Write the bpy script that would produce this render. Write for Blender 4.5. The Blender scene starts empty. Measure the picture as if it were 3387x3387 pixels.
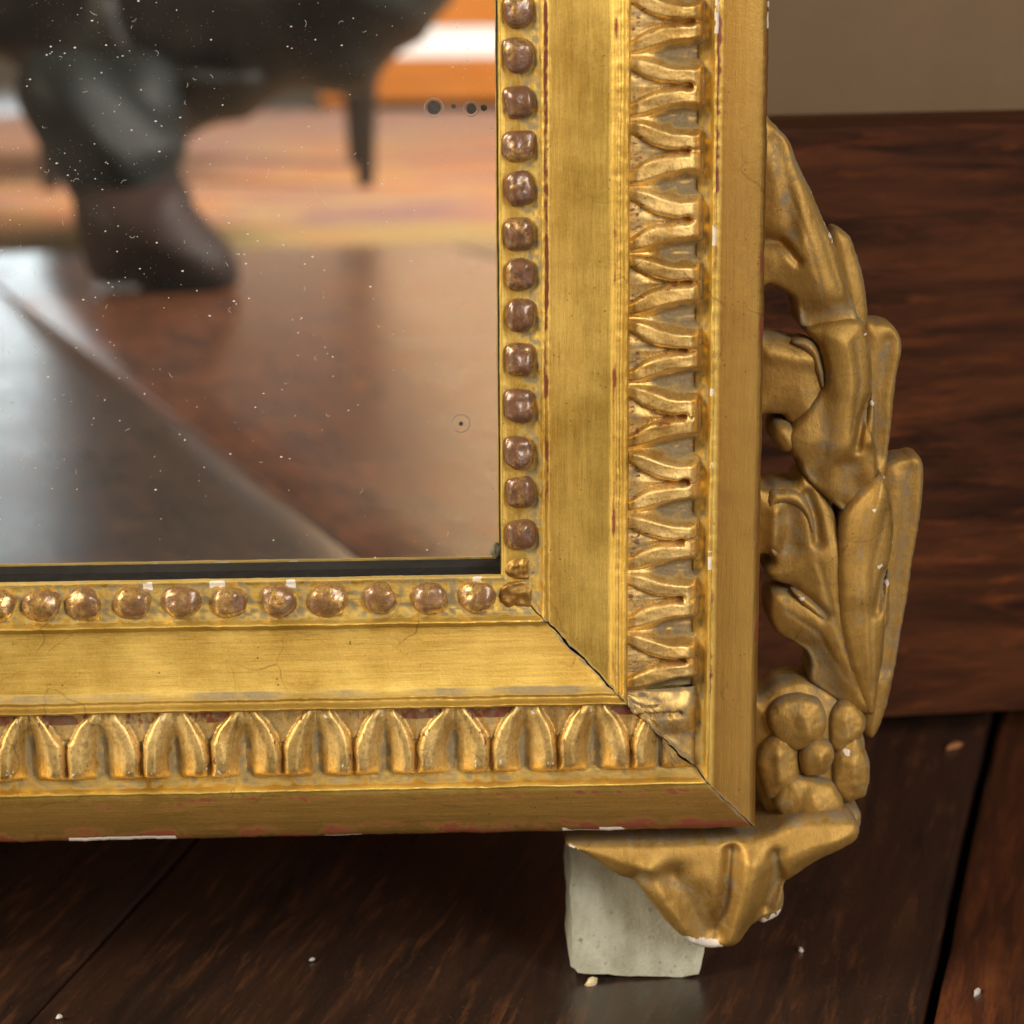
import bpy, math, random
import numpy as np
from math import radians, sin, cos, pi, sqrt, atan2
from mathutils import Vector, Matrix, noise
from mathutils.geometry import delaunay_2d_cdt
random.seed(7)
S = bpy.context.scene
COL = S.collection
V3 = Vector
# ------------------------------------------------------------------ camera
FPX = 9000.0; PITCH = radians(16); ROLL = radians(-.2); LEAN = radians(2.2); YAW = radians(2.5)
CAM = V3((0, -.72 * cos(PITCH), .72 * sin(PITCH) + .14182))
MC = Matrix.Rotation(pi / 2 - PITCH, 3, 'X') @ Matrix.Rotation(ROLL, 3, 'Z')
cd = bpy.data.cameras.new('camera'); cam = bpy.data.objects.new('camera', cd); COL.objects.link(cam)
cam.matrix_world = Matrix.Translation(CAM) @ MC.to_4x4()
cd.sensor_width = 36; cd.lens = 36 * FPX / 3387; cd.clip_start = .02; cd.clip_end = 60
cd.dof.use_dof = True; cd.dof.focus_distance = .717; cd.dof.aperture_fstop = 15
S.camera = cam
# ------------------------------------------------------------------ light
w = bpy.data.worlds.new('World'); S.world = w; w.use_nodes = True
bg = w.node_tree.nodes['Background']; bg.inputs[0].default_value = (.66, .50, .34, 1); bg.inputs[1].default_value = .26
S.view_settings.view_transform = 'Standard'; S.view_settings.look = 'None'; S.view_settings.exposure = .42; S.view_settings.gamma = 1

def area(name, loc, target, sx, sy, power, color):
    l = bpy.data.lights.new(name, 'AREA'); l.shape = 'RECTANGLE'; l.size = sx; l.size_y = sy; l.energy = power; l.color = color
    o = bpy.data.objects.new(name, l); COL.objects.link(o); o.location = loc
    o.rotation_euler = (V3(target) - V3(loc)).to_track_quat('-Z', 'Y').to_euler()
    return o
area('far_window_light', (-.86, -5.6, .48), (-.5, -2, .2), .74, .36, 6.0, (.80, .92, 1.0))
area('left_window_light', (-2.3, -1.1, 1.5), (0, 0, .2), 1.0, 1.3, 74, (1.0, .88, .70))
area('right_window_light', (1.5, -2.1, 1.25), (0, 0, .2), .8, 1.1, 31, (1.0, .97, .93))
area('bench_fill_light', (1.7, -1.7, 1.9), (.2, -4.2, .6), .8, .8, 190, (1.0, .93, .84))  # added fill without a visible source, brightens the bench and its panel
# ------------------------------------------------------------------ frame-plane geometry
NRM = Matrix.Rotation(YAW, 3, 'Z') @ V3((0, -cos(LEAN), sin(LEAN)))
UX = Matrix.Rotation(YAW, 3, 'Z') @ V3((1, 0, 0))
VX = Matrix.Rotation(YAW, 3, 'Z') @ V3((0, sin(LEAN), cos(LEAN)))
O = V3((0, 0, .14182)); VF = -.14182 / cos(LEAN)

def ray(x, y):
    return (MC @ V3(((x - 1693.5) / FPX, -(y - 1693.5) / FPX, -1))).normalized()
def uv(x, y, w=0.):            # mm in the plane lying w mm in front of the frame's lip
    d = ray(x, y); t = (w / 1000 - (CAM - O).dot(NRM)) / d.dot(NRM); p = CAM + t * d - O
    return p.dot(UX) * 1000, p.dot(VX) * 1000
GLASS_W = -10.5
def rfl(x, y, depth=None, z=0.):   # where the line of sight lands after the mirror
    d = ray(x, y); t = (GLASS_W / 1000 - (CAM - O).dot(NRM)) / d.dot(NRM); p = CAM + t * d
    r = d - 2 * d.dot(NRM) * NRM
    t = (z - p.z) / r.z if depth is None else (-depth - p.y) / r.y
    return p + t * r
U0, V0 = -3.0, -17.3           # inner corner of the lip, mm
KB = 1.035                     # the bottom rail is a trifle wider

def clamp(x, a=0., b=1.): return max(a, min(b, x))
def sstep(a, b, x):
    t = clamp((x - a) / (b - a)); return t * t * (3 - 2 * t)
def nz(x, y, z=0.): return noise.noise(V3((x, y, z)))
def lerp_pts(pts, x):
    if x <= pts[0][0]: return pts[0][1]
    for (a, b), (c, d) in zip(pts, pts[1:]):
        if x <= c: return b + (d - b) * (x - a) / (c - a)
    return pts[-1][1]

# ------------------------------------------------------------------ object helpers
def empty(name, loc=(0, 0, 0), rot=(0, 0, 0), label=None, cat=None, group=None, kind=None, parent=None):
    o = bpy.data.objects.new(name, None); COL.objects.link(o); o.location = loc; o.rotation_euler = rot; o.empty_display_size = .02
    if parent: o.parent = parent
    return tag(o, label, cat, group, kind)
def tag(o, label=None, cat=None, group=None, kind=None):
    if label: o['label'] = label
    if cat: o['category'] = cat
    if group: o['group'] = group
    if kind: o['kind'] = kind
    return o
def mesh_obj(name, verts, faces, mat, parent=None, mask=None, smooth=True):
    me = bpy.data.meshes.new(name); me.from_pydata([tuple(v) for v in verts], [], faces); me.update()
    if smooth: me.polygons.foreach_set('use_smooth', [True] * len(me.polygons))
    if mask is not None:
        a = me.attributes.new('mask', 'FLOAT_COLOR', 'POINT')
        a.data.foreach_set('color', np.array([(m[0], m[1], m[2], m[3] if len(m) > 3 else 0) for m in mask], dtype=np.float32).ravel())
    me.materials.append(mat)
    o = bpy.data.objects.new(name, me); COL.objects.link(o)
    if parent: o.parent = parent
    return o
def grid_faces(nr, nc, flip=False):
    f = []
    for i in range(nr - 1):
        for j in range(nc - 1):
            a = i * nc + j; q = (a, a + 1, a + nc + 1, a + nc)
            f.append(q[::-1] if flip else q)
    return f

# ------------------------------------------------------------------ materials
class NT:
    def __init__(s, name):
        s.m = bpy.data.materials.new(name); s.m.use_nodes = True; s.t = s.m.node_tree
        s.p = s.t.nodes['Principled BSDF']; s.out = s.t.nodes['Material Output']
    def n(s, typ, **kw):
        o = s.t.nodes.new(typ)
        for k, v in kw.items(): setattr(o, k, v)
        return o
    def set(s, sock, v):
        if hasattr(v, 'is_linked') or isinstance(v, bpy.types.NodeSocket): s.t.links.new(v, sock)
        else: sock.default_value = v
    def coords(s, scale=(1, 1, 1), kind='Object', rot=(0, 0, 0)):
        c = s.n('ShaderNodeTexCoord'); m = s.n('ShaderNodeMapping'); s.t.links.new(c.outputs[kind], m.inputs[0])
        m.inputs['Scale'].default_value = scale; m.inputs['Rotation'].default_value = rot
        return m.outputs[0]
    def noise(s, vec, scale, detail=4, rough=.55, dist=0.):
        o = s.n('ShaderNodeTexNoise'); s.t.links.new(vec, o.inputs['Vector'])
        o.inputs['Scale'].default_value = scale; o.inputs['Detail'].default_value = detail
        o.inputs['Roughness'].default_value = rough; o.inputs['Distortion'].default_value = dist
        return o.outputs['Fac']
    def vor(s, vec, scale, feature='F1'):
        o = s.n('ShaderNodeTexVoronoi', feature=feature); s.t.links.new(vec, o.inputs['Vector']); o.inputs['Scale'].default_value = scale
        return o
    def rng(s, v, a, b, c=0., d=1.):
        o = s.n('ShaderNodeMapRange'); s.set(o.inputs[0], v)
        for i, q in enumerate((a, b, c, d)): o.inputs[i + 1].default_value = q
        return o.outputs[0]
    def mix(s, f, a, b):
        o = s.n('ShaderNodeMix', data_type='RGBA'); s.set(o.inputs[0], f)
        s.set(o.inputs[6], a if not isinstance(a, tuple) else (*a, 1)[:4]); s.set(o.inputs[7], b if not isinstance(b, tuple) else (*b, 1)[:4])
        return o.outputs[2]
    def fmix(s, f, a, b):
        o = s.n('ShaderNodeMix', data_type='FLOAT'); s.set(o.inputs[0], f); s.set(o.inputs[2], a); s.set(o.inputs[3], b)
        return o.outputs[0]
    def math(s, op, a, b=0.):
        o = s.n('ShaderNodeMath', operation=op); s.set(o.inputs[0], a); s.set(o.inputs[1], b)
        return o.outputs[0]
    def bump(s, h, dist, strength=1., prev=None):
        o = s.n('ShaderNodeBump'); s.set(o.inputs['Height'], h); o.inputs['Distance'].default_value = dist; o.inputs['Strength'].default_value = strength
        if prev: s.t.links.new(prev, o.inputs['Normal'])
        return o.outputs[0]
    def attr(s, name='mask'):
        a = s.n('ShaderNodeAttribute', attribute_name=name); c = s.n('ShaderNodeSeparateColor'); s.t.links.new(a.outputs['Color'], c.inputs[0])
        s.tone = a.outputs['Alpha']; return c.outputs

def gold(name, streak=(1, 1, 1), lo=(.62, .40, .078), hi=(.90, .65, .175), rough=(.38, .52), red=(.27, .065, .022), bole=.0, metal=.88, bumpy=1., speck=.5):
    g = NT(name); v = g.coords(); vs = g.coords(streak)
    n1 = g.noise(v, 45, 5, .6); n2 = g.noise(vs, 420, 4, .65); n3 = g.noise(v, 1500, 3, .6); n4 = g.noise(v, 160, 4, .6)
    f = g.math('ADD', g.math('MULTIPLY', n1, .62), g.math('ADD', g.math('MULTIPLY', n2, .22), g.math('MULTIPLY', n3, .16)))
    c = g.mix(g.rng(f, .36, .62), lo, hi)
    r, gg, b = g.attr()[0:3]
    c = g.mix(g.math('MULTIPLY', g.tone, g.rng(n1, .3, .7, .75, 1.1)), c, (.32, .175, .043))
    # rubbed-through bole, freckles and grime
    rub = g.math('ADD', r, g.rng(g.noise(vs, 210, 5, .7), .66 - bole, .78 - bole))
    rubm = g.rng(g.math('MULTIPLY', rub, g.rng(n4, .3, .6, .35, 1.2)), .35, .75)
    c = g.mix(rubm, c, g.mix(n3, red, (.16, .05, .03)))
    vo = g.vor(v, 520); fre = g.math('MULTIPLY', g.rng(vo.outputs['Distance'], .07, .17, 1, 0), g.rng(g.noise(v, 95, 2), .54, .66))
    c = g.mix(g.math('MULTIPLY', fre, .8), c, (.10, .05, .02))
    wv = g.n('ShaderNodeVectorMath', operation='MULTIPLY_ADD'); nn = g.n('ShaderNodeTexNoise'); nn.inputs['Scale'].default_value = 60; g.t.links.new(v, nn.inputs['Vector'])
    g.t.links.new(nn.outputs['Color'], wv.inputs[0]); wv.inputs[1].default_value = (.02, .02, .02); g.t.links.new(v, wv.inputs[2])
    ve = g.vor(wv.outputs[0], 38, 'DISTANCE_TO_EDGE'); hair = g.math('MULTIPLY', g.rng(ve.outputs['Distance'], .004, .012, 1, 0), g.rng(g.noise(v, 28, 3), .52, .60))
    c = g.mix(g.math('MULTIPLY', hair, .38), c, (.12, .065, .025))
    dm = g.rng(g.math('MULTIPLY', b, g.rng(n4, .25, .6, .55, 1.25)), .25, .95, 0, .86)
    c = g.mix(dm, c, g.mix(n3, (.13, .095, .05), (.30, .25, .155)))
    chipm = g.rng(gg, .42, .58)
    c = g.mix(chipm, c, g.mix(n3, (.62, .55, .45), (.85, .80, .72)))
    n5 = g.noise(vs, 1900, 4, .75); c = g.mix(g.rng(n5, .50, .68, 0, speck * .75), c, g.mix(.68, c, (.10, .06, .02)))
    g.set(g.p.inputs['Base Color'], c)
    k = g.math('MAXIMUM', dm, chipm)
    g.set(g.p.inputs['Metallic'], g.fmix(k, g.fmix(rubm, metal, .25), .0))
    g.set(g.p.inputs['Roughness'], g.fmix(k, g.rng(f, .38, .62, rough[0], rough[1]), .75))
    nb = g.bump(n2, .00016 * bumpy, .55); nb = g.bump(n3, .00007 * bumpy, .6, nb); nb = g.bump(g.noise(vs, 120, 3, .5), .00022 * bumpy, .5, nb)
    g.set(g.p.inputs['Normal'], nb)
    return g.m
G_V = gold('gold_leaf_brushed_upright', (1.6, 1.6, .07))
G_H = gold('gold_leaf_brushed_level', (.07, 1.6, 1.6))
G_C = gold('gold_leaf_carved', (.8, .8, .5), lo=(.60, .38, .10), hi=(.88, .65, .27), rough=(.42, .58), bumpy=1.5, speck=.9)
G_O = gold('gold_leaf_matt_ornament', (1, 1, .3), lo=(.36, .21, .048), hi=(.60, .39, .105), rough=(.50, .64), bumpy=1.8, metal=.72)

def bead_mat(name, gild, base):
    g = NT(name); v = g.coords(kind='Object'); oi = g.n('ShaderNodeObjectInfo')
    add = g.n('ShaderNodeVectorMath', operation='ADD'); g.t.links.new(v, add.inputs[0])
    sc = g.n('ShaderNodeVectorMath', operation='SCALE'); g.t.links.new(oi.outputs['Location'], sc.inputs[0]); sc.inputs['Scale'].default_value = 7
    g.t.links.new(sc.outputs[0], add.inputs[1]); v = add.outputs[0]
    a = g.noise(v, 170, 6, .62, .5); b = g.noise(v, 700, 5, .65); c3 = g.noise(v, 1500, 3)
    c = g.mix(g.rng(b, .38, .68), base, (.20, .082, .034))
    gm = g.math('MULTIPLY', g.rng(a, .58 - gild, .70 - gild), g.rng(g.noise(v, 900, 3), .38, .5))
    gm = g.math('MULTIPLY', gm, g.rng(g.math('ADD', oi.outputs['Random'], 0.), 0, 1, .55, 1.))
    c = g.mix(gm, c, (.72, .45, .13))
    g.set(g.p.inputs['Base Color'], c); g.set(g.p.inputs['Metallic'], g.fmix(gm, .15, .95))
    g.set(g.p.inputs['Roughness'], g.rng(b, .3, .7, .20, .40))
    g.p.inputs['Coat Weight'].default_value = .55; g.p.inputs['Coat Roughness'].default_value = .16
    nb = g.bump(a, .0006, .6); nb = g.bump(c3, .0002, .5, nb); g.set(g.p.inputs['Normal'], nb)
    return g.m
B_V = bead_mat('worn_bole_bead', .07, (.13, .072, .042)); B_H = bead_mat('worn_bronze_bead', .13, (.20, .115, .045))

# mirror glass
g = NT('silvered_glass'); v = g.coords()
g.p.inputs['Base Color'].default_value = (.83, .83, .80, 1); g.p.inputs['Metallic'].default_value = 1; g.p.inputs['Roughness'].default_value = 0
d = g.n('ShaderNodeBsdfDiffuse'); d.inputs[0].default_value = (.30, .27, .24, 1)
spots = g.rng(g.noise(v, 900, 5, .8), .70, .80, .0, .22)
haze_f = g.math('ADD', g.rng(g.noise(v, 30, 4), .35, .75, .03, .085), spots)
mx = g.n('ShaderNodeMixShader'); g.set(mx.inputs[0], haze_f); g.t.links.new(g.p.outputs[0], mx.inputs[1]); g.t.links.new(d.outputs[0], mx.inputs[2]); g.t.links.new(mx.outputs[0], g.out.inputs[0])
GLASS = g.m

def simple(name, c1, c2, scale, rough=.6, metal=0., streak=(1, 1, 1), bump=0., detail=5, coat=0., spec=.5):
    g = NT(name); v = g.coords(streak); n = g.noise(v, scale, detail, .65)
    g.set(g.p.inputs['Base Color'], g.mix(g.rng(n, .32, .68), c1, c2)); g.p.inputs['Roughness'].default_value = rough
    g.p.inputs['Metallic'].default_value = metal; g.p.inputs['Coat Weight'].default_value = coat; g.p.inputs['Specular IOR Level'].default_value = spec
    if bump: g.set(g.p.inputs['Normal'], g.bump(n, bump))
    return g.m

def wood(name, dark, red, hot, streak, scale, rough, hotamt=.62, dust=.0, bump=.0004):
    g = NT(name); v = g.coords(streak); vf = g.coords()
    oi = g.n('ShaderNodeObjectInfo'); ad = g.n('ShaderNodeVectorMath', operation='ADD'); cb = g.n('ShaderNodeCombineXYZ')
    g.set(cb.inputs[0], g.math('MULTIPLY', oi.outputs['Random'], 40.)); g.set(cb.inputs[1], g.math('MULTIPLY', oi.outputs['Random'], 23.))
    g.t.links.new(v, ad.inputs[0]); g.t.links.new(cb.outputs[0], ad.inputs[1]); v = ad.outputs[0]
    a = g.noise(v, scale, 7, .68, .5); b = g.noise(v, scale * 3.1, 5, .7, .3); c = g.noise(vf, 14, 4, .6)
    col = g.mix(g.rng(a, .34, .62), dark, red)
    col = g.mix(g.math('MULTIPLY', g.rng(b, hotamt - .08, hotamt + .10), g.rng(c, .38, .62, .15, 1)), col, hot)
    n = g.noise(vf, 700, 4, .8)
    if dust: col = g.mix(g.math('MULTIPLY', g.rng(n, .60, .78), g.rng(c, .4, .65, .2, dust)), col, (.22, .19, .16))
    g.set(g.p.inputs['Base Color'], col); g.set(g.p.inputs['Roughness'], g.rng(g.math('ADD', g.math('MULTIPLY', b, .5), g.math('MULTIPLY', c, .5)), .35, .65, rough[0], rough[1]))
    nb = g.bump(b, bump, .5); nb = g.bump(n, .00008, .5, nb); g.set(g.p.inputs['Normal'], nb)
    if 'floor' in name: g.p.inputs['Coat Weight'].default_value = .4; g.p.inputs['Coat Roughness'].default_value = .28; g.p.inputs['Coat IOR'].default_value = 1.55
    if 'baseboard' in name: g.p.inputs['Specular IOR Level'].default_value = .10
    return g.m
FLOORM = wood('dark_stained_floor_wood', (.015, .010, .0075), (.042, .020, .012), (.14, .053, .020), (1, .11, 1), 70, (.24, .38), .60, .6)
FLOORW = wood('reddish_floor_wood', (.028, .013, .008), (.080, .025, .011), (.19, .058, .018), (1, .11, 1), 60, (.24, .38), .52, .5)
BASEM = wood('mahogany_baseboard_wood', (.022, .009, .005), (.118, .038, .014), (.24, .068, .021), (.07, 1, 1), 75, (.5, .7), .60, .0)

# ------------------------------------------------------------------ setting: floor planks, wall, baseboard
PD = radians(14.0)      # the boards run askew to the wall
floor = empty('floor', kind='structure')
sub = mesh_obj('floor_bed', [(-6, -8, -.02), (6, -8, -.02), (6, 2, -.02), (-6, 2, -.02)], [(0, 1, 2, 3)], simple('dark_gap', (.006, .004, .003), (.01, .006, .005), 30, .9), floor, smooth=False)
def plank(x0, x1, y0, y1, z, mat, segs, bv=.0016):      # bevelled board in board-aligned coordinates
    prof = [(x0, -.012), (x0, -bv * 1.3), (x0 + bv * .45, -bv * .45), (x0 + bv * 1.6, 0)]
    nm = 10
    for i in range(1, nm): prof.append((x0 + (x1 - x0) * i / nm, .0006 * sin(pi * i / nm)))
    prof += [(x1 - bv * 1.6, 0), (x1 - bv * .45, -bv * .45), (x1, -bv * 1.3), (x1, -.012)]
    vs = []
    for yy in segs:
        yy = clamp(yy, y0, y1)
        for px, pz in prof:
            e = .0007 * nz(yy * 9, px * 3 + z * 50) + .0004 * nz(yy * 40, px * 8)
            vs.append((px + (e if abs(px - x0) < .004 or abs(px - x1) < .004 else 0), yy, z + pz + .0005 * nz(px * 6, yy * 5)))
    n = len(prof); o = mesh_obj('plank', vs, grid_faces(len(segs), n, True), mat, floor)
    o.rotation_euler.z = -PD
    return o
# board-aligned x of the two joints in view
def bx(x, y): return x * cos(PD) - y * sin(PD)
gR = bx(.1135, -.013); gL = bx(-.1345, -.0132); PW = gR - gL
ysegs = [-8, -6, -5, -4, -3] + [-2.6 + .1 * i for i in range(14)] + [-1.2 + .02 * i for i in range(85)]
edges = [gL + PW * k for k in range(-14, 14)]
for i, (a, b) in enumerate(zip(edges, edges[1:])):
    k = i - 14
    ga = .0015 if k == 1 else (.0005 if k == 0 else .0013); gb = .0015 if k == 0 else (.0005 if k == -1 else .0013)
    if k in (2, ): continue
    if k == 1: b += PW
    plank(a + ga, b - gb, -8, 1.0, {0: 0, 1: .0006, -1: -.0008}.get(k, .0004 * nz(k * 3.3, 1)), FLOORW if k == 1 else FLOORM, ysegs)

WA = radians(7.2); wd = V3((cos(WA), sin(WA), 0)); wn = V3((sin(WA), -cos(WA), 0)); WP = V3((.1515, .2198, 0))
def wallhit(x, y, off=0.):
    d = ray(x, y); t = (WP + wn * off - CAM).dot(wn) / d.dot(wn); return CAM + t * d
BH = wallhit(3200, 410).z
def wbox(name, a0, a1, d0, d1, z0, z1, mat, bev=0., kind='structure', parent=None):
    pr = [(d0, z0), (d1, z0), (d1, z1 - bev), (d1 - bev * .3, z1 - bev * .3), (d1 - bev, z1), (d0, z1)] if bev else [(d0, z0), (d1, z0), (d1, z1), (d0, z1)]
    vs = []
    n = 40
    for i in range(n + 1):
        s = a0 + (a1 - a0) * i / n
        for dd, zz in pr: vs.append(WP + wd * s + wn * dd + V3((0, 0, zz + (.0006 * nz(s * 9, 3) if zz == z1 else 0))))
    m = len(pr); fs = []
    for i in range(n):
        for j in range(m):
            k = (j + 1) % m; fs.append((i * m + j, i * m + k, (i + 1) * m + k, (i + 1) * m + j))
    fs += [tuple(range(m)), tuple(n * m + j for j in range(m))[::-1]]
    o = mesh_obj(name, vs, fs, mat, parent, smooth=False)
    return tag(o, kind=kind)
wbox('baseboard', -1.5, 1.5, -.032, 0, .0035, BH, BASEM, .0015)
wall = wbox('wall', -1.5, 1.5, -.10, -.0325, -.012, 2.2, simple('beige_wall_paint', (.21, .135, .070), (.235, .152, .082), 25, .75, bump=.0003))

# ------------------------------------------------------------------ the mirror
mirror = empty('gilded_mirror', O + VX * VF, (-LEAN, 0, YAW), 'antique giltwood mirror with beaded and leaf-carved frame leaning over the dark floor', 'mirror')
# x = u, y = -w, z = v - VF
def L(u, v, w): return (u / 1000, -w / 1000, v / 1000 - VF)

def glass():
    o = mesh_obj('mirror_glass', [L(-520, V0 - 12, GLASS_W), L(U0 + 8, V0 - 12, GLASS_W), L(U0 + 8, 620, GLASS_W), L(-520, 620, GLASS_W)], [(0, 1, 2, 3)], GLASS, mirror, smooth=False)
    return o
gl = glass()
# profile across a rail: (t mm out from the lip, w mm proud)
PROF = [(3, -1.75), (.25, -1.7), (.05, -1.5), (0, -1.1), (.05, -.35), (.3, .15), (.75, .25), (1.2, 0), (1.8, -.1), (3, 0), (5, .3), (7, .7), (9, 1.3), (9.9, 1.9), (10.5, 2.9), (10.9, 3.7), (11.25, 4.1), (11.6, 4.0), (11.9, 3.4), (12.3, 2.9), (13, 2.85),
        (15, 3.0), (17, 3.25), (19, 3.5), (21, 3.8), (23, 4.2), (25, 4.6), (27, 5.1), (28.6, 5.6), (29.4, 6.3), (29.8, 7.1), (30.2, 7.25), (30.6, 7.0), (31.0, 7.0), (31.6, 8.0), (32.0, 8.9), (32.35, 9.1), (32.7, 8.8), (33.0, 8.0), (33.4, 6.6), (34, 2.0),
        (37, 0.6), (41, -.4), (45, -1.0), (49, -1.2), (50.9, -1.0), (51.2, 2.2), (52.3, 2.6), (53.2, 3.5), (53.9, 4.4), (54.3, 5.9), (54.6, 7.0), (54.95, 7.35), (55.3, 7.1), (55.7, 6.9), (57, 6.9), (59, 6.85), (61, 6.7), (63, 6.5), (65, 6.2), (66.5, 5.9), (67.6, 5.5), (68.2, 4.9), (68.5, 3.9), (68.4, 2.0), (68.2, -3), (68.0, -10), (67.5, -24)]
def refine(prof, step):
    out = [prof[0]]
    for (a, b), (c, d) in zip(prof, prof[1:]):
        n = max(1, int(math.hypot(c - a, d - b) / step))
        for i in range(1, n + 1): out.append((a + (c - a) * i / n, b + (d - b) * i / n))
    return out
PROFR = refine(PROF, .8)
def gapfn(t):                      # the open mitre: half width in mm
    k = sstep(2.5, 5, t) * (1 - sstep(10.5, 12, t)) * .32 + sstep(11.5, 13, t) * (1 - sstep(28, 30, t)) * .52 + sstep(50, 54, t) * .26 + sstep(35, 38, t) * (1 - sstep(48, 52, t)) * .20
    return .02 + k * (.7 + .6 * nz(t * 1.1, 4.4))
def mitre_jit(t): return .7 * nz(t * .3, 9.1) + .5 * nz(t * 1.1, 2.2) + .22 * nz(t * 3.1, 7.7)
CHIPS_B = [((-120, -91), .8), ((-51, -41), .6), ((13, 23), .6), ((23, 29), 1.2)]
def rail(kind):
    hor = kind == 'h'
    n_d = 470; far = 300
    ss = [far + 60, far + 20, far] + [250 - 250 * i / n_d * 1.0 for i in range(n_d + 1)]
    # ss: distance from the lip corner measured away along the rail; negative = into the corner
    ss = [s for s in ss if s > 0] + [0]
    vs, mk = [], []
    ext = 40
    rows = ss + [-(i + 1) / ext for i in range(ext)]       # last rows squeeze up to the mitre
    for s in rows:
        for t, w_ in PROFR:
            tt = t * (KB if hor else 1.)
            end = -(t * (1. if hor else KB)) + (mitre_jit(t) if hor else -mitre_jit(t)) + gapfn(t)
            sc = s if s > 0 else -s * end
            rg = 1.5 if 10 < t < 12.5 or 29 < t < 33.2 or 54 < t < 56 else .5
            if abs(t) < .6: rg = .8
            seed = 11 if hor else 37
            dt = rg * .16 * nz(sc * .08, seed + t * .02) + rg * .09 * nz(sc * .35, seed + 5 + t * .02)
            dw = .16 * nz(sc * .03, seed + 9, t * .06) + (rg * .10 if rg > .6 or t < 10 else .006) * nz(sc * .5, seed + 2, t * .3)
            if t > 67.4: dt += .3 * nz(sc * .12, seed + 21) + .15 * nz(sc * .6, seed)
            T = tt + dt; W = w_ + dw
            if hor: u, v = U0 - sc, V0 - T
            else: u, v = U0 + T, V0 + sc
            vs.append(L(u, v, W))
            r = gch = b = 0.
            n1 = nz(sc * .10, t * .5, seed); n2 = nz(sc * .5, t * .9, seed + 3)
            if hor:
                if t > 60: r = sstep(61.5, 67.5, t) * clamp(.8 + 1.5 * n1 + .3 * n2)
                if 32.9 < t < 35: r = max(r, .4 + n1)
                if 56 < t < 60: r = max(r, .22 + 1.0 * n1 + .8 * n2)
                for (a, c_), wdt in CHIPS_B:
                    if a < u < c_ and t > 68.5 - wdt * 1.3 + .25 * n2 and w_ > 1: gch = 1
                if .2 < t < 1.9 + n1 and nz(u * .16, 77) > .28: gch = .8 + n2
                if 28.2 < t < 30.0: b = clamp(.75 + 1.6 * nz(sc * .05, 66)); 
                if .6 < t < 10.5: b = max(b, .55 + 1.5 * n2 + .5 * n1)
                if 49 < t < 54.2: b = max(b, .6 + .7 * n2)
                if .0 <= t < .6: b = max(b, .5)
            else:
                if 11.5 < t < 12.7: r = clamp(.85 + 1.1 * n1 + .5 * n2) * sstep(-30, 40, v + 30 * n1)
                if 29.2 < t < 30.2: r = max(r, .30 + 1.1 * n1)
                if 55.0 < t < 56.4: r = max(r, (.1 + 1.2 * n1 + .6 * n2) + .5 * sstep(60, 100, v))
                if t > 66.8: r = max(r, .35 + 1.4 * n1)
                for (a, c_) in ((71.5, 76.5), (-15, -9.5), (32, 34), (125, 140), (13, 14.5)):
                    if a < v < c_ and 54.4 < t < 55.5: gch = .8
                if v > 126 and 67.8 < t < 68.7: gch = .9
                if 49 < t < 54.2: b = max(b, .55 + .7 * n2)
                if 5 < t < 10.9: b = max(b, .62 + 1.2 * n2)
                if .8 < t <= 5: b = .12 + 1.0 * n2
            # grime and splinters round the open joint
            dj = sc - end if s <= 0 else 99
            if dj < 1.2: b = max(b, .8 - dj * .5 + n2)
            mk.append((clamp(r), clamp(gch) if hor or n2 > -.25 else 0, clamp(b), (sstep(55.5, 57, t) * .9 + (.35 if 29.5 < t < 33.2 and hor else 0)) if t > 20 else 0))
    o = mesh_obj('bottom_rail' if hor else 'right_rail', vs, grid_faces(len(rows), len(PROFR), not hor), G_H if hor else G_V, mirror, mk)
    return o
rail_h = rail('h'); rail_v = rail('v')
# dark core seen through the open mitre
cv = []
for t in range(0, 68, 2):
    for s in (-1.6, 1.6): cv.append(L(U0 + t + s * .7, V0 - t * KB + s * .7, -1.0 if t < 30 else .8))
mesh_obj('joint_core', cv, grid_faces(34, 2), simple('dark_old_joint', (.012, .008, .005), (.03, .018, .01), 300, .9), mirror)
# wooden rebate behind the lip, dark, framing the glass
RB = simple('black_rebate', (.010, .009, .008), (.02, .018, .015), 400, .85)
def box(name, x0, x1, y0, y1, z0, z1, mat, parent=None):
    vs = [(x, y, z) for x in (x0, x1) for y in (y0, y1) for z in (z0, z1)]
    return mesh_obj(name, vs, [(0, 1, 3, 2), (4, 6, 7, 5), (0, 4, 5, 1), (2, 3, 7, 6), (0, 2, 6, 4), (1, 5, 7, 3)], mat, parent, smooth=False)
box('rebate_strip', L(-520, 0, 0)[0], L(U0 + 3, 0, 0)[0], .0018, .0104, L(0, V0 - 8, 0)[2], L(0, V0 - .45, 0)[2], RB, mirror)
box('rebate_strip', L(U0 + .3, 0, 0)[0], L(U0 + 8, 0, 0)[0], .0018, .0104, L(0, V0 - .46, 0)[2], L(0, 300, 0)[2], RB, mirror)
RB.node_tree.nodes['Principled BSDF'].inputs['Specular IOR Level'].default_value = .05
a = L(-520, V0 - 66, -23); b_ = L(U0 - 1, V0 - 6.3, -7.2)
box('backing_board', L(-520, 0, 0)[0], L(U0 + 66, 0, 0)[0], .0112, .022, L(0, V0 - 66 * KB, 0)[2], L(0, 620, 0)[2], RB, mirror)

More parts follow.
